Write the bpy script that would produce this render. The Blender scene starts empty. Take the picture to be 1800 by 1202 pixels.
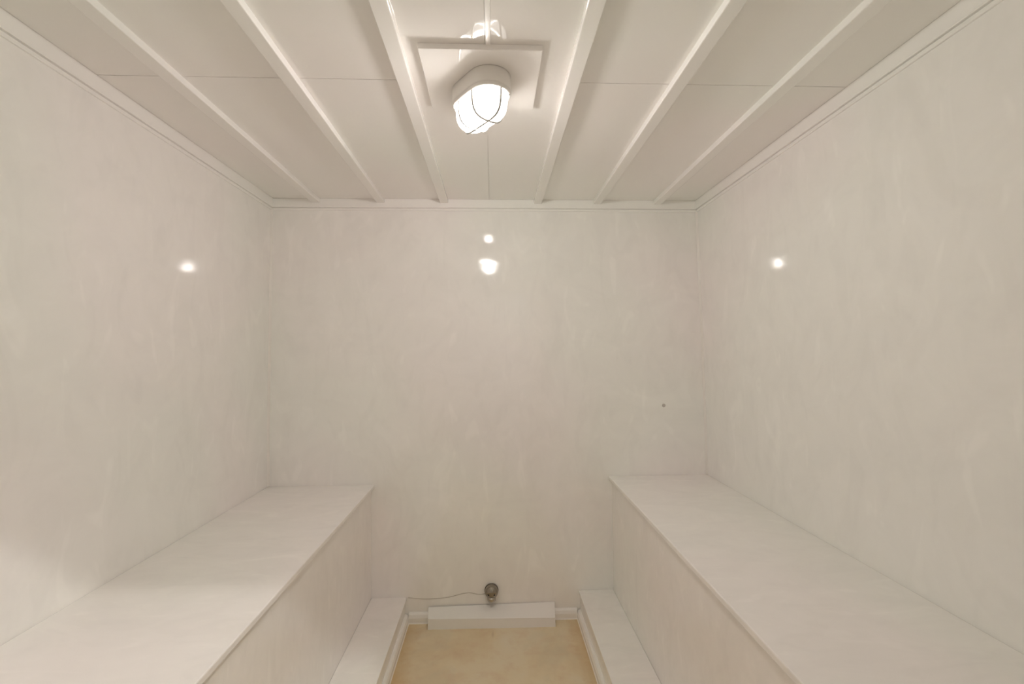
import bpy, bmesh, math
from mathutils import Vector, Matrix

scene = bpy.context.scene
C = scene.collection

# ---------------------------------------------------------------- camera
CAM_H = 1.524
def camera_axes(yaw, pitch, roll):
    y, p, r = (math.radians(a) for a in (yaw, pitch, roll))
    f = Vector((math.sin(y) * math.cos(p), math.cos(y) * math.cos(p), math.sin(p)))
    right = Vector((math.cos(y), -math.sin(y), 0))
    up = right.cross(f)
    return (math.cos(r) * right + math.sin(r) * up,
            -math.sin(r) * right + math.cos(r) * up, f)
cr, cu, cf = camera_axes(2.30, 1.32, -0.41)
cam_data = bpy.data.cameras.new('camera')
cam_data.sensor_fit = 'HORIZONTAL'
cam_data.sensor_width = 36.0
cam_data.lens = 820.0 * 36.0 / 1800.0
cam_data.clip_start = 0.01
cam = bpy.data.objects.new('camera', cam_data)
m = Matrix((cr, cu, -cf)).transposed().to_4x4()
m.translation = (0, 0, CAM_H)
cam.matrix_world = m
C.objects.link(cam)
scene.camera = cam

# ---------------------------------------------------------------- world, light levels, exposure
world = bpy.data.worlds.new('World')
scene.world = world
world.use_nodes = True
world.node_tree.nodes['Background'].inputs[0].default_value = (1.0, 0.93, 0.85, 1)
world.node_tree.nodes['Background'].inputs[1].default_value = 0.0
LAMP_POWER = 10.4            # bare bulb
REFLECTOR_POWER = 1.2       # light thrown down by the reflector behind it
LAMP_GLASS = 1.0
LAMP_COLOR = (1.0, 0.965, 0.925)
PENDANT_POWER = 80.0
PENDANT_GLASS = 6.0
PENDANT_COLOR = (1.0, 0.97, 0.93)
scene.view_settings.view_transform = 'Standard'
scene.view_settings.look = 'None'
scene.view_settings.gamma = 1.0
scene.view_settings.use_curve_mapping = False
scene.view_settings.exposure = 0.19
scene.cycles.use_light_tree = False
scene.cycles.max_bounces = 12
scene.cycles.diffuse_bounces = 8
scene.cycles.glossy_bounces = 4
scene.cycles.blur_glossy = 0.5
scene.cycles.sample_clamp_indirect = 80.0
scene.cycles.caustics_reflective = False
scene.cycles.use_adaptive_sampling = True
scene.cycles.adaptive_threshold = 0.04

# ---------------------------------------------------------------- materials
def new_mat(name):
    mt = bpy.data.materials.new(name)
    mt.use_nodes = True
    nt = mt.node_tree
    return mt, nt, nt.nodes['Principled BSDF']

def lin(c):
    return tuple((v / 12.92 if v <= 0.04045 else ((v + 0.055) / 1.055) ** 2.4) for v in c)

def noise(nt, coord, scale, detail=4, rough=0.5, distort=0.0, stretch=(1, 1, 1)):
    mp = nt.nodes.new('ShaderNodeMapping')
    mp.inputs['Scale'].default_value = stretch
    nt.links.new(coord, mp.inputs['Vector'])
    n = nt.nodes.new('ShaderNodeTexNoise')
    n.inputs['Scale'].default_value = scale
    n.inputs['Detail'].default_value = detail
    n.inputs['Roughness'].default_value = rough
    n.inputs['Distortion'].default_value = distort
    nt.links.new(mp.outputs[0], n.inputs['Vector'])
    return n.outputs['Fac']

def ramp(nt, fac, stops):
    r = nt.nodes.new('ShaderNodeValToRGB')
    el = r.color_ramp.elements
    while len(el) < len(stops):
        el.new(0.5)
    for e, (p, c) in zip(el, stops):
        e.position = p
        e.color = (*c, 1) if len(c) == 3 else c
    nt.links.new(fac, r.inputs['Fac'])
    return r.outputs['Color']

def mix(nt, fac, a, b, mode='MIX'):
    n = nt.nodes.new('ShaderNodeMix')
    n.data_type = 'RGBA'
    n.blend_type = mode
    for sock, val in ((n.inputs[0], fac), (n.inputs[6], a), (n.inputs[7], b)):
        if hasattr(val, 'links') or isinstance(val, bpy.types.NodeSocket):
            nt.links.new(val, sock)
        elif isinstance(val, (int, float)):
            sock.default_value = val
        else:
            sock.default_value = (*val, 1)
    return n.outputs[2]

def world_coord(nt):
    g = nt.nodes.new('ShaderNodeNewGeometry')
    return g.outputs['Position']

def plaster(name, base, rough=0.13, smear=0.05, bump=0.2, stretch=(1, 1, 1), scale=3.4, swipe=(1, 1, 0.4), spec=0.5):
    """polished, trowelled coating: soft hue drift, pale trowel smears, slight waviness"""
    mt, nt, b = new_mat(name)
    co = world_coord(nt)
    drift = noise(nt, co, 1.1, 1, 0.5, 0.0)
    warm = tuple(v * k for v, k in zip(base, (1.012, 0.99, 0.992)))
    cool = tuple(v * k for v, k in zip(base, (0.99, 1.004, 0.985)))
    col = mix(nt, ramp(nt, drift, [(0.40, (0, 0, 0)), (0.60, (1, 1, 1))]), cool, warm)
    b.inputs['Roughness'].default_value = rough
    b.inputs['Specular IOR Level'].default_value = spec
    if smear:
        # broad blotches
        sm = noise(nt, co, scale, 3, 0.6, 1.8, stretch)
        lo, hi = 1 - smear * 0.5, 1 + smear * 0.5
        tone = ramp(nt, sm, [(0.30, (lo,) * 3), (0.50, (1,) * 3), (0.62, (1 + smear * 0.25,) * 3), (0.70, (hi,) * 3)])
        col = mix(nt, 1.0, col, tone, 'MULTIPLY')
        # short pale trowel swipes, stretched one way
        sw = noise(nt, co, 9.0, 2, 0.55, 1.0, swipe)
        col = mix(nt, 1.0, col, ramp(nt, sw, [(0.36, (1 - smear * 0.45,) * 3), (0.46, (1,) * 3), (0.60, (1,) * 3),
                                              (0.70, (1 + smear * 0.8,) * 3)]), 'MULTIPLY')
        if not bump:
            nt.links.new(col, b.inputs['Base Color'])
            return mt
        fine = nt.nodes.new('ShaderNodeBump')
        fine.inputs['Strength'].default_value = bump
        fine.inputs['Distance'].default_value = 0.004
        wav = noise(nt, co, 5.0, 1, 0.5, 0.0, (1, 1, 0.7))
        nt.links.new(wav, fine.inputs['Height'])
        nt.links.new(fine.outputs[0], b.inputs['Normal'])
    nt.links.new(col, b.inputs['Base Color'])
    return mt

M_wall = plaster('polished_plaster', (0.905, 0.888, 0.868), 0.065, 0.045, 0.06, spec=0.75)
M_bench = plaster('bench_coating', (0.885, 0.863, 0.84), 0.22, 0.045, 0.0, (1, 1.5, 1), swipe=(0.5, 1.3, 0.6))
M_ceiling = plaster('ceiling_gloss_paint', (0.89, 0.872, 0.848), 0.045, 0.0, spec=0.7)
M_trim = plaster('trim_gloss_paint', (0.905, 0.888, 0.868), 0.2, 0.0)
M_cover = plaster('cover_coating', (0.86, 0.845, 0.825), 0.14, 0.0)

def simple(name, col, rough=0.4, metal=0.0, var=0.0):
    mt, nt, b = new_mat(name)
    co = world_coord(nt)
    n = noise(nt, co, 35, 3)
    c2 = tuple(v * (1 - var) for v in col)
    nt.links.new(mix(nt, n, col, c2), b.inputs['Base Color'])
    b.inputs['Roughness'].default_value = rough
    b.inputs['Metallic'].default_value = metal
    return mt

M_housing = simple('white_enamel', (0.80, 0.77, 0.73), 0.3, 0, 0.03)
M_wire = simple('grey_coated_wire', (0.42, 0.40, 0.37), 0.45, 0, 0.1)
M_chrome = simple('chrome', (0.50, 0.46, 0.40), 0.10, 1.0, 0.05)
M_chrome_dark = simple('dull_chrome', (0.17, 0.15, 0.125), 0.22, 1.0, 0.1)
M_chrome_mid = simple('tarnished_chrome', (0.36, 0.325, 0.275), 0.12, 1.0, 0.15)
M_dark = simple('dark_slot', (0.05, 0.045, 0.04), 0.6, 0, 0.1)
M_cable = simple('grey_sealant', (0.50, 0.46, 0.41), 0.6, 0, 0.1)
M_caulk = simple('pale_sealant', (0.86, 0.83, 0.79), 0.35, 0, 0.02)
M_plug = simple('grey_plug', (0.58, 0.54, 0.50), 0.5, 0, 0.1)
M_screw = simple('screw_metal', (0.35, 0.33, 0.3), 0.35, 0.8, 0.1)
M_corr = simple('corridor_paint', (0.45, 0.435, 0.41), 0.6, 0, 0.03)
M_corrfloor = simple('corridor_floor', (0.35, 0.32, 0.28), 0.5, 0, 0.1)

def floor_material():
    mt, nt, b = new_mat('stained_resin_floor')
    co = world_coord(nt)
    n1 = noise(nt, co, 3.2, 6, 0.6, 0.6)
    col = ramp(nt, n1, [(0.30, (0.70, 0.56, 0.36)), (0.50, (0.76, 0.645, 0.44)), (0.70, (0.78, 0.69, 0.52))])
    n2 = noise(nt, co, 11, 6, 0.65, 0.0)
    col = mix(nt, ramp(nt, n2, [(0.49, (0, 0, 0)), (0.70, (0.5, 0.5, 0.5))]), col, (0.66, 0.47, 0.31))
    n3 = noise(nt, co, 2.4, 5, 0.6, 0.8)
    col = mix(nt, ramp(nt, n3, [(0.52, (0, 0, 0)), (0.66, (0.5, 0.5, 0.5))]), col, (0.62, 0.55, 0.40))
    # mineral stain collecting along the side edges of the trough
    sep = nt.nodes.new('ShaderNodeSeparateXYZ')
    nt.links.new(co, sep.inputs[0])
    ab = nt.nodes.new('ShaderNodeMath'); ab.operation = 'ABSOLUTE'
    nt.links.new(sep.outputs[0], ab.inputs[0])
    ad = nt.nodes.new('ShaderNodeMath'); ad.operation = 'MULTIPLY_ADD'
    nt.links.new(n2, ad.inputs[0]); ad.inputs[1].default_value = 0.12
    nt.links.new(ab.outputs[0], ad.inputs[2])
    col = mix(nt, ramp(nt, ad.outputs[0], [(0.46, (0, 0, 0)), (0.545, (0.6, 0.6, 0.6))]), col, (0.60, 0.40, 0.17))
    # drip stain running out from under the steam vent
    vd = nt.nodes.new('ShaderNodeVectorMath'); vd.operation = 'SUBTRACT'
    nt.links.new(co, vd.inputs[0]); vd.inputs[1].default_value = (-0.012, 2.57, 0)
    vs = nt.nodes.new('ShaderNodeVectorMath'); vs.operation = 'MULTIPLY'
    nt.links.new(vd.outputs[0], vs.inputs[0]); vs.inputs[1].default_value = (42, 9, 0)
    vl = nt.nodes.new('ShaderNodeVectorMath'); vl.operation = 'LENGTH'
    nt.links.new(vs.outputs[0], vl.inputs[0])
    dm = nt.nodes.new('ShaderNodeMath'); dm.operation = 'MULTIPLY_ADD'
    nt.links.new(n2, dm.inputs[0]); dm.inputs[1].default_value = 1.2
    nt.links.new(vl.outputs['Value'], dm.inputs[2])
    col = mix(nt, ramp(nt, dm.outputs[0], [(0.55, (0.55, 0.55, 0.55)), (1.0, (0, 0, 0))]), col, (0.50, 0.35, 0.22))
    nt.links.new(col, b.inputs['Base Color'])
    b.inputs['Roughness'].default_value = 0.4
    bp = nt.nodes.new('ShaderNodeBump')
    bp.inputs['Strength'].default_value = 0.15
    bp.inputs['Distance'].default_value = 0.003
    nt.links.new(n2, bp.inputs['Height'])
    nt.links.new(bp.outputs[0], b.inputs['Normal'])
    return mt
M_floor = floor_material()

def lit_glass(name, col, strength):
    """frosted glass of a lit lamp: glows itself and lets the bulb's light through"""
    mt = bpy.data.materials.new(name)
    mt.use_nodes = True
    nt = mt.node_tree
    nt.nodes.clear()
    o = nt.nodes.new('ShaderNodeOutputMaterial')
    e = nt.nodes.new('ShaderNodeEmission')
    e.inputs[0].default_value = (*col, 1)
    e.inputs[1].default_value = strength
    t = nt.nodes.new('ShaderNodeBsdfTransparent')
    ad = nt.nodes.new('ShaderNodeAddShader')
    nt.links.new(e.outputs[0], ad.inputs[0])
    nt.links.new(t.outputs[0], ad.inputs[1])
    nt.links.new(ad.outputs[0], o.inputs[0])
    mt.cycles.emission_sampling = 'NONE'
    return mt
M_glow = lit_glass('lit_frosted_glass', LAMP_COLOR, LAMP_GLASS)
M_bulb = lit_glass('lit_bulb', PENDANT_COLOR, PENDANT_GLASS)

def bulb_light(name, loc, power, col, radius, parent):
    ld = bpy.data.lights.new(name, 'POINT')
    ld.energy = power
    ld.color = col
    ld.shadow_soft_size = radius
    o = bpy.data.objects.new(name, ld)
    C.objects.link(o)
    o.location = loc
    o.parent = parent
    o.matrix_parent_inverse = parent.matrix_world.inverted()
    return o

# ---------------------------------------------------------------- mesh helpers
def link(name, bm, mat, parent=None, smooth=False):
    bmesh.ops.recalc_face_normals(bm, faces=bm.faces)
    me = bpy.data.meshes.new(name)
    bm.to_mesh(me)
    bm.free()
    me.materials.append(mat)
    if smooth:
        for p in me.polygons:
            p.use_smooth = True
    o = bpy.data.objects.new(name, me)
    C.objects.link(o)
    if parent is not None:
        o.parent = parent
        o.matrix_parent_inverse = parent.matrix_world.inverted()
    return o

def tag(o, label, cat, group=None, kind=None):
    o['label'] = label
    o['category'] = cat
    if group: o['group'] = group
    if kind: o['kind'] = kind
    return o

def empty(name, loc, rz=0.0):
    o = bpy.data.objects.new(name, None)
    o.empty_display_size = 0.05
    C.objects.link(o)
    o.matrix_world = Matrix.Translation(loc) @ Matrix.Rotation(rz, 4, 'Z')
    return o

def hexa(bm, corners):
    """8 corners: bottom 4 (ccw), top 4"""
    v = [bm.verts.new(c) for c in corners]
    for f in ((0, 3, 2, 1), (4, 5, 6, 7), (0, 1, 5, 4), (1, 2, 6, 5), (2, 3, 7, 6), (3, 0, 4, 7)):
        bm.faces.new([v[i] for i in f])

def box(x0, x1, y0, y1, z0, z1, bev=0.0, seg=2):
    bm = bmesh.new()
    hexa(bm, [(x0, y0, z0), (x1, y0, z0), (x1, y1, z0), (x0, y1, z0),
              (x0, y0, z1), (x1, y0, z1), (x1, y1, z1), (x0, y1, z1)])
    if bev:
        bmesh.ops.bevel(bm, geom=list(bm.edges), offset=bev, segments=seg, profile=0.5, affect='EDGES')
    return bm

def sweep(rings, cap=True):
    """rings: list of equal-length closed point loops"""
    bm = bmesh.new()
    vs = [[bm.verts.new(p) for p in r] for r in rings]
    n = len(rings[0])
    for a, b in zip(vs, vs[1:]):
        for i in range(n):
            bm.faces.new((a[i], a[(i + 1) % n], b[(i + 1) % n], b[i]))
    if cap:
        bm.faces.new(vs[0]); bm.faces.new(vs[-1])
    return bm

def tube(points, r, n=8):
    rings = []
    pts = [Vector(p) for p in points]
    prev = None
    for i, p in enumerate(pts):
        t = (pts[min(i + 1, len(pts) - 1)] - pts[max(i - 1, 0)]).normalized()
        a = prev if prev is not None else (Vector((0, 0, 1)) if abs(t.z) < 0.9 else Vector((1, 0, 0)))
        s = t.cross(a).normalized()
        a = s.cross(t).normalized()
        prev = a
        rings.append([p + r * (math.cos(2 * math.pi * k / n) * s + math.sin(2 * math.pi * k / n) * a) for k in range(n)])
    return sweep(rings)

def lathe(profile, mat4, n=32):
    """profile: (radius, height) list revolved about local z, then transformed"""
    rings = [[mat4 @ Vector((r * math.cos(2 * math.pi * k / n), r * math.sin(2 * math.pi * k / n), h)) for k in range(n)]
             for r, h in profile]
    return sweep(rings)

# ---------------------------------------------------------------- room dimensions
XL = -1.278
CEIL = 2.424
YF = -0.02                                  # inner face of the entrance wall
DOOR_X, DOOR_Z, WALL_T = 0.42, 2.325, 0.05
YB_BEND = 1.2
def xr(z): return 1.226 + (2.36 - z) * 0.0158       # the right wall leans out a little
def yb(z): return 2.707 + max(0.0, z - YB_BEND) * 0.023   # the back wall leans out above bench level
T = 0.10

# ---------------------------------------------------------------- walls, floor, ceiling
bm = bmesh.new()
hexa(bm, [(XL - T, YF, 0), (XL, YF, 0), (XL, 2.85, 0), (XL - T, 2.85, 0),
          (XL - T, YF, CEIL), (XL, YF, CEIL), (XL, 2.85, CEIL), (XL - T, 2.85, CEIL)])
tag(link('wall_left', bm, M_wall), 'pale polished plaster wall on the left, partly lit near the bench', 'wall', kind='structure')
bm = bmesh.new()
hexa(bm, [(xr(0), YF, 0), (xr(0) + T, YF, 0), (xr(0) + T, 2.85, 0), (xr(0), 2.85, 0),
          (xr(CEIL), YF, CEIL), (xr(CEIL) + T, YF, CEIL), (xr(CEIL) + T, 2.85, CEIL), (xr(CEIL), 2.85, CEIL)])
tag(link('wall_right', bm, M_wall), 'pale polished plaster wall on the right with trowel smears', 'wall', kind='structure')
bm = sweep([[(XL, yb(z), z), (xr(z), yb(z), z), (xr(z), 2.85, z), (XL, 2.85, z)] for z in (0, YB_BEND, CEIL)])
tag(link('wall_back', bm, M_wall), 'pale polished plaster end wall with lamp reflections', 'wall', kind='structure')

# entrance wall with the doorway the photograph is taken from
bm = bmesh.new()
yo = YF - WALL_T
for a in ((XL - T, -DOOR_X, 0, 3.0), (DOOR_X, xr(0) + T, 0, 3.0), (-DOOR_X, DOOR_X, DOOR_Z, 3.0)):
    hexa(bm, [(a[0], yo, a[2]), (a[1], yo, a[2]), (a[1], YF, a[2]), (a[0], YF, a[2]),
              (a[0], yo, a[3]), (a[1], yo, a[3]), (a[1], YF, a[3]), (a[0], YF, a[3])])
tag(link('wall_front', bm, M_wall), 'entrance wall with open doorway behind the viewer', 'wall', kind='structure')

tag(link('floor', box(-0.60, 0.60, YF - WALL_T, yb(0) + 0.02, -0.08, 0.0), M_floor),
    'tan stained floor trough between the two low steps', 'floor', kind='structure')

ceiling = link('ceiling', box(XL - T, xr(CEIL) + T, YF, 2.85, CEIL + 0.006, CEIL + 0.08), M_ceiling)
tag(ceiling, 'glossy off-white panelled ceiling with battens', 'ceiling', kind='structure')

# battens (x of left and right edges) running from the entrance to the back wall
BAT = [(-1.046, -0.996), (-0.672, -0.626), (-0.306, -0.258), (0.243, 0.289), (0.596, 0.642), (0.957, 1.005)]
YBC = yb(CEIL)
SEAM_Y = 1.528
GAP = 0.0011
cols = [XL] + [0.5 * (a + b) for a, b in BAT] + [xr(CEIL)]
cols.insert(4, -0.018)
for i in range(len(cols) - 1):
    rows = ((YF, YBC),) if i in (3, 4) else ((YF, SEAM_Y), (SEAM_Y, YBC))
    for y0, y1 in rows:
        link('ceiling_panel', box(cols[i] + GAP, cols[i + 1] - GAP, y0 + GAP, y1 - GAP, CEIL, CEIL + 0.006),
             M_ceiling, ceiling)
for a, b in BAT:
    link('batten', box(a, b, YF, YBC - 0.013, CEIL - 0.024, CEIL + 0.001, 0.003), M_ceiling, ceiling, False)

# ---------------------------------------------------------------- crown moulding
# (distance from wall, height): bead at the foot, groove, plain fascia up to the ceiling
PROF = [(-0.004, 2.358), (0.006, 2.358), (0.0075, 2.360), (0.0075, 2.3695), (0.0055, 2.3712), (0.003, 2.3714), (0.003, 2.3732),
        (0.012, 2.3734), (0.0145, 2.376), (0.0145, CEIL - 0.0005), (-0.004, CEIL - 0.0005)]
def crown(name, side, label):
    rings = []
    if side == 'left':
        for y, s in ((YF, 0), (None, 1)):
            rings.append([(XL + p, y if y is not None else yb(h) - p, h) for p, h in PROF])
    elif side == 'right':
        for y, s in ((YF, 0), (None, 1)):
            rings.append([(xr(h) - p, y if y is not None else yb(h) - p, h) for p, h in PROF])
    elif side == 'back':
        rings.append([(XL + p, yb(h) - p, h) for p, h in PROF])
        rings.append([(xr(h) - p, yb(h) - p, h) for p, h in PROF])
    tag(link(name, sweep(rings), M_trim), label, 'moulding', kind='structure')
crown('trim_1', 'left', 'narrow white cornice strip along the left wall')
crown('trim_2', 'right', 'narrow white cornice strip along the right wall')
crown('trim_3', 'back', 'narrow white cornice strip along the end wall')

# pale sealant bead in the two far corners
def corner_bead(name, x_of, sgn, z0, z1, label):
    rings = []
    for z in (z0, YB_BEND, z1):
        rings.append([(x_of(z) + sgn * a, yb(z) - b, z) for a, b in
                      ((-0.001, -0.001), (0.011, -0.001), (0.008, 0.003), (0.0045, 0.0055), (0.0025, 0.009), (-0.001, 0.012))])
    tag(link(name, sweep(rings), M_caulk), label, 'sealant', kind='structure')
corner_bead('trim_4', lambda z: XL, 1, 0.78, 2.358, 'pale sealant bead in the far left corner')
corner_bead('trim_5', xr, -1, 0.805, 2.358, 'pale sealant bead in the far right corner')

# ---------------------------------------------------------------- benches and steps
def bench(name, sgn, x_wall, x_nose, x_front, ztop, zstep, label):
    e = empty(name, (x_front, 1.35, 0))
    def bx(a, b): return (min(a, b), max(a, b))
    a, b = bx(x_wall(ztop) - 0.0005 * sgn, x_nose)
    y0, y1 = YF + 0.002, yb(ztop) - 0.0005
    link('seat_slab', box(a, b, y0, y1, ztop - 0.020, ztop, 0.0035), M_bench, e)
    a, b = bx(x_front, x_front + sgn * 0.02)
    link('front_panel', box(a, b, y0, y1, 0.0, ztop - 0.020), M_bench, e)
    # small shadow fillet of sealant below the nosing
    a, b = bx(x_front - sgn * 0.004, x_front)
    link('edge_bead', box(a, b, y0, y1, ztop - 0.026, ztop - 0.0205, 0.001, 1), M_bench, e)
    tag(e, label, 'bench')
    return e
bench('bench', -1, lambda z: XL, -0.680, -0.700, 0.778, 0.141,
      'white coated built-in bench along the left wall, front end brightly lit')
bench('bench', 1, xr, 0.665, 0.686, 0.803, 0.153,
      'white coated built-in bench along the right wall, evenly shaded')

def step(sgn, x_bench, x_nose, z, label):
    e = empty('step', (x_nose, 1.35, 0))
    def bx(a, b): return (min(a, b), max(a, b))
    y0, y1 = YF + 0.002, yb(z) - 0.001
    a, b = bx(x_bench - sgn * 0.0006, x_nose)
    link('tread', box(a, b, y0, y1, z - 0.018, z, 0.003), M_bench, e)
    a, b = bx(x_nose + sgn * 0.009, x_nose + sgn * 0.03)
    link('riser', box(a, b, y0, y1, 0.0, z - 0.018), M_bench, e)
    tag(e, label, 'step')
step(-1, -0.700, -0.499, 0.141, 'low white step below the left bench')
step(1, 0.686, 0.483, 0.153, 'low white step below the right bench')

def skirt_profile(h, t):
    return [(0, 0), (t * 1.15, 0), (t, 0.006), (t, h * 0.55), (t * 0.75, h * 0.85), (t * 0.35, h), (0, h)]
def side_skirt(name, x, sgn, label):
    pr = skirt_profile(0.048, 0.021)
    rings = [[(x + sgn * p, y, h) for p, h in pr] for y in (YF, 2.700)]
    tag(link(name, sweep(rings), M_trim), label, 'skirting', kind='structure')
side_skirt('baseboard_left', -0.508, 1, 'white skirting along the foot of the left step')
side_skirt('baseboard_right', 0.492, -1, 'white skirting along the foot of the right step')
pr = skirt_profile(0.055, 0.021)
rings = [[(x, yb(h) - p, h) for p, h in pr] for x in (-0.487, 0.471)]
tag(link('baseboard_back', sweep(rings), M_trim), 'white coved skirting along the foot of the end wall', 'skirting', kind='structure')

# ---------------------------------------------------------------- lamp board, trunking
BX0, BX1, BY0, BY1, BZ = -0.214, 0.150, 1.340, 1.670, 2.407
tag(link('mounting_board', box(BX0, BX1, BY0, BY1, BZ, CEIL, 0.0015, 1), M_ceiling),
    'square white board on the ceiling carrying the lamp', 'board')
bm = bmesh.new()
rings = [[(-0.010 + dx, y, CEIL - dz) for dx, dz in
          ((-0.008, 0), (-0.0078, 0.0022), (-0.0062, 0.0032), (0, 0.0034), (0.0062, 0.0032), (0.0078, 0.0022), (0.008, 0))]
         for y in (YF + 0.001, BY0 - 0.0005)]
bm.free()
tag(link('cable_trunking', sweep(rings), M_trim), 'thin white cable strip on the ceiling leading to the lamp board', 'trunking')

# ---------------------------------------------------------------- bulkhead lamp
LC = Vector((-0.035, 1.515, BZ))
AXIS = math.atan2(-0.59, 0.807)                # long axis turned from +y towards -x
lamp = empty('bulkhead_lamp', LC, -AXIS)       # local y = long axis, local z up
LM = lamp.matrix_world.copy()
def stadium(r, half, z, n=14):
    pts = []
    for k in range(n + 1):
        a = math.pi * k / n
        pts.append((r * math.cos(a), half + r * math.sin(a), z))
    for k in range(n + 1):
        a = math.pi + math.pi * k / n
        pts.append((r * math.cos(a), -half + r * math.sin(a), z))
    return [LM @ Vector(p) for p in pts]
HALF = 0.046
R0 = 0.070
def loft(spec, cap=True):
    return sweep([stadium(r, HALF, z) for r, z in spec], cap)
link('housing', loft([(R0 - 0.002, -0.0005), (R0, -0.003), (R0 + 0.0005, -0.046), (R0 - 0.0005, -0.052)]), M_housing, lamp, True)
# rim ring carrying the guard
def ring_bm():
    bm = sweep([stadium(r, HALF, z) for r, z in
                [(R0 - 0.0005, -0.0522), (R0 - 0.001, -0.058), (R0 - 0.004, -0.0605), (R0 - 0.0105, -0.0605), (R0 - 0.0115, -0.0522)]], False)
    return bm
rim = link('rim', ring_bm(), M_housing, lamp, True)
RG = 0.0585
prof = [(RG, -0.0525)]
for k in range(0, 15):
    t = k / 14.0
    prof.append((max(RG * (1 - t ** 3.2) ** 0.55, 0.004), -0.060 - 0.076 * (1 - (1 - t) ** 1.35)))
link('glass_globe', loft(prof), M_glow, lamp, True)
def glass_r(depth):                             # globe radius at a depth below the base
    for (ra, za), (rb, zb) in zip(prof, prof[1:]):
        if zb <= depth <= za:
            u = 0 if za == zb else (za - depth) / (za - zb)
            return ra + (rb - ra) * u
    return 0.004
def guard_path(direction):
    pts = []
    zs = [-0.056 - 0.0798 * (1 - (1 - k / 16.0) ** 1.6) for k in range(17)]
    side = [(glass_r(z) + 0.0028, z - 0.0016 * (i / 16.0)) for i, z in enumerate(zs)]
    return side
side = guard_path(0)
def hoop(yc):
    pts = [(-r, yc, z) for r, z in side] + [(r, yc, z) for r, z in reversed(side)]
    return tube([LM @ Vector(p) for p in pts], 0.0030, 8)
link('guard_wire', hoop(0.039), M_wire, lamp, True)
link('guard_wire', hoop(-0.039), M_wire, lamp, True)
pts = [(0, -(HALF + r), z) for r, z in side] + [(0, HALF + r, z) for r, z in reversed(side)]
link('guard_wire', tube([LM @ Vector(p) for p in pts], 0.0030, 8), M_wire, lamp, True)
for sx, sy in ((0.045, -0.0915), (-0.045, 0.0915)):
    link('screw', lathe([(0.0026, 0.0), (0.0026, -0.0012), (0.0016, -0.0022)],
                        LM @ Matrix.Translation((sx, sy, -0.0603)), 12), M_screw, rim, True)
bulb_light('lamp_bulb', LM @ Vector((0, 0, -0.106)), LAMP_POWER, LAMP_COLOR, 0.032, lamp)
# photometric distribution: the housing keeps most light from going steeply upwards
bl = [c for c in lamp.children if c.type == 'LIGHT'][0].data
bl.use_nodes = True
nt = bl.node_tree
em = nt.nodes['Emission']
tc = nt.nodes.new('ShaderNodeTexCoord')
sx = nt.nodes.new('ShaderNodeSeparateXYZ')
nt.links.new(tc.outputs['Normal'], sx.inputs[0])
hf = nt.nodes.new('ShaderNodeMath'); hf.operation = 'MULTIPLY_ADD'
nt.links.new(sx.outputs['Z'], hf.inputs[0])
hf.inputs[1].default_value = 0.5; hf.inputs[2].default_value = 0.5
cr_ = nt.nodes.new('ShaderNodeValToRGB')
el = cr_.color_ramp.elements
el.new(0.6)
for e, (p, v) in zip(el, ((0.56, 1.0), (0.64, 0.32), (0.80, 0.135))):
    e.position = p; e.color = (v, v, v, 1)
nt.links.new(hf.outputs[0], cr_.inputs['Fac'])
nt.links.new(cr_.outputs['Color'], em.inputs['Strength'])
rd = bpy.data.lights.new('reflector_light', 'AREA')
rd.shape = 'ELLIPSE'
rd.size, rd.size_y = 0.095, 0.185
rd.energy = REFLECTOR_POWER
rd.color = LAMP_COLOR
ro = bpy.data.objects.new('reflector_light', rd)
C.objects.link(ro)
ro.parent = lamp
ro.location = (0, 0, -0.058)
tag(lamp, 'oval white caged lamp glowing on the ceiling board', 'lamp')

# ---------------------------------------------------------------- steam outlet cover on the floor
cov = empty('steam_outlet_cover', (-0.018, 2.68, 0.0))
def pl(pts, thick):
    """quad slab with thickness along its inward normal"""
    p = [Vector(q) for q in pts]
    n = (p[1] - p[0]).cross(p[3] - p[0]).normalized() * thick
    bm = bmesh.new()
    hexa(bm, [q - n for q in p] + list(p))
    return bm
FL, FR = Vector((-0.371, 2.626, 0.0)), Vector((0.337, 2.616, 0.0))      # front foot
ftl, ftr = FL + Vector((0.001, 0.003, 0.056)), FR + Vector((-0.002, 0.003, 0.049))
btl, btr = Vector((-0.376, 2.696, 0.086)), Vector((0.343, 2.704, 0.092))
link('front_panel', pl([FL, FR, ftr, ftl], 0.004), M_cover, cov)
link('top_panel', pl([ftl, ftr, btr, btl], 0.004), M_cover, cov)
for f, ft, bt, s in ((FL, ftl, btl, 1), (FR, ftr, btr, -1)):
    bb = Vector((bt.x, 2.694, 0.0))
    bm = bmesh.new()
    d = Vector((0.004 * s, 0, 0))
    q = [f + Vector((0.0002*s, 0.004, 0)), bb, Vector((bt.x, 2.70, bt.z - 0.006)), ft + Vector((0.0002*s, 0.004, -0.004))]
    hexa(bm, [v for v in q] + [v + d for v in q])
    link('end_cap', bm, M_cover, cov)
tag(cov, 'low white sloped steam outlet cover on the floor against the end wall', 'cover')

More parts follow.
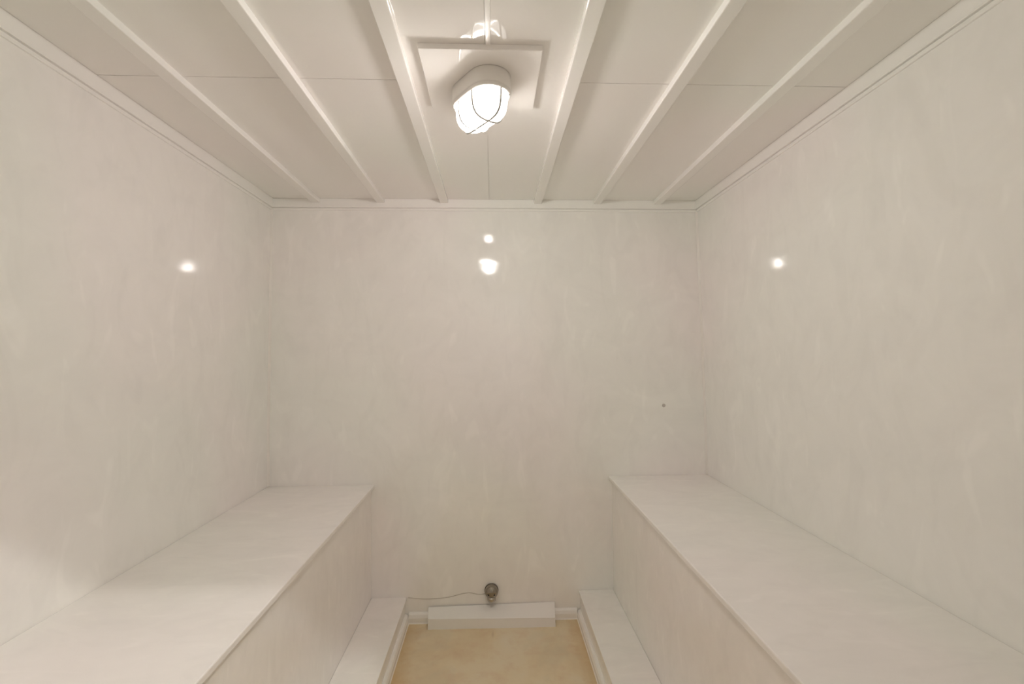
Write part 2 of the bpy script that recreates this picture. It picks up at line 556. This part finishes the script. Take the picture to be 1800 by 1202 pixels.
# ---------------------------------------------------------------- chrome steam head on the end wall
hz = 0.166
head = empty('steam_vent', (-0.019, yb(hz), hz))
out = Matrix.Translation((-0.019, yb(hz), hz)) @ Matrix.Rotation(math.radians(90), 4, 'X')   # local z -> -y
link('flange', lathe([(0.040, 0.0), (0.040, 0.003), (0.037, 0.006), (0.030, 0.0075)], out), M_chrome_dark, head, True)
dome = [(0.0365, 0.006), (0.038, 0.012), (0.0372, 0.024), (0.033, 0.034), (0.026, 0.042), (0.016, 0.047), (0.006, 0.049), (0.0012, 0.0492)]
dome_part = link('dome', lathe(dome, out), M_chrome_mid, head, True)
down = Matrix.Translation((-0.019, yb(hz) - 0.023, hz - 0.024)) @ Matrix.Rotation(math.radians(180), 4, 'X')
link('outlet_nozzle', lathe([(0.024, 0.0), (0.025, 0.010), (0.0235, 0.022), (0.0195, 0.0265), (0.012, 0.0268)], down), M_chrome, head, True)
for sx in (-0.0125, 0.0125):
    link('slot', box(-0.019 + sx - 0.008, -0.019 + sx + 0.008, yb(hz) - 0.0475, yb(hz) - 0.036, hz - 0.010, hz + 0.001, 0.002, 1), M_dark, dome_part)
tag(head, 'round chrome steam head on the end wall above the floor cover', 'vent')

# thin sealant-covered lead running from the steam head to the left step
wp = [(-0.492, 0.1375), (-0.45, 0.131), (-0.41, 0.1275), (-0.373, 0.126), (-0.33, 0.127), (-0.29, 0.130), (-0.25, 0.136),
      (-0.211, 0.145), (-0.18, 0.152), (-0.146, 0.156), (-0.125, 0.152), (-0.104, 0.146), (-0.08, 0.144), (-0.057, 0.147)]
tag(link('sensor_wire', tube([(x, yb(z) - 0.0010, z) for x, z in wp], 0.0014, 6), M_cable, None, True),
    'thin grey wire along the end wall left of the chrome head', 'wire')

# small plugs and screw heads in the surfaces
z = 1.209
tag(link('wall_plug', lathe([(0.0105, 0), (0.0105, 0.001), (0.008, 0.002), (0.002, 0.0025)],
    Matrix.Translation((0.997, yb(z), z)) @ Matrix.Rotation(math.radians(90), 4, 'X'), 20), M_plug, None, True),
    'small round grey plug on the end wall near the right corner', 'plug')

# ---------------------------------------------------------------- corridor outside the doorway
CY0, CY1 = -2.3, yo
CX0, CX1 = -1.6, 1.6
CH = 3.0
tag(link('wall_corridor_far', box(CX0, CX1, CY0 - T, CY0, 0, CH), M_corr), 'plain corridor wall behind the viewer', 'wall', kind='structure')
tag(link('wall_corridor_left', box(CX0 - T, CX0, CY0, CY1, 0, CH), M_corr), 'plain corridor wall outside the doorway, left', 'wall', kind='structure')
tag(link('wall_corridor_right', box(CX1, CX1 + T, CY0, CY1, 0, CH), M_corr), 'plain corridor wall outside the doorway, right', 'wall', kind='structure')
tag(link('floor_corridor', box(CX0, CX1, CY0, CY1, -0.08, 0), M_corrfloor), 'plain corridor floor outside the doorway', 'floor', kind='structure')
tag(link('ceiling_corridor', box(CX0, CX1, CY0, CY1, CH, CH + 0.08), M_corr), 'plain corridor ceiling outside the doorway', 'ceiling', kind='structure')
for nm, a, b in (('wall_corridor_return_left', CX0 - T, XL - T), ('wall_corridor_return_right', xr(0) + T, CX1 + T)):
    tag(link(nm, box(a, b, yo, YF, 0, CH), M_corr), 'corridor wall return beside the entrance wall', 'wall', kind='structure')
PL = Vector((0.65, -0.61, 2.84))
pend = empty('corridor_lamp', (PL.x, PL.y, CH))
link('ceiling_rose', lathe([(0.045, 0), (0.045, -0.012), (0.03, -0.022), (0.008, -0.026)], Matrix.Translation((PL.x, PL.y, CH)), 24), M_housing, pend, True)
link('lamp_holder', lathe([(0.012, -0.026), (0.016, -0.05), (0.016, -0.128), (0.012, -0.132)], Matrix.Translation((PL.x, PL.y, CH)), 16), M_housing, pend, True)
bulb = [(0.012, 0.026)] + [(0.03 * math.sin(math.pi * k / 12), 0.03 * math.cos(math.pi * k / 12)) for k in range(2, 12)] + [(0.001, -0.03)]
link('bulb', lathe(bulb, Matrix.Translation(PL), 20), M_bulb, pend, True)
bulb_light('lamp_bulb', PL, PENDANT_POWER, PENDANT_COLOR, 0.016, pend)
tag(pend, 'small bare bulb on the corridor ceiling outside the doorway', 'lamp')
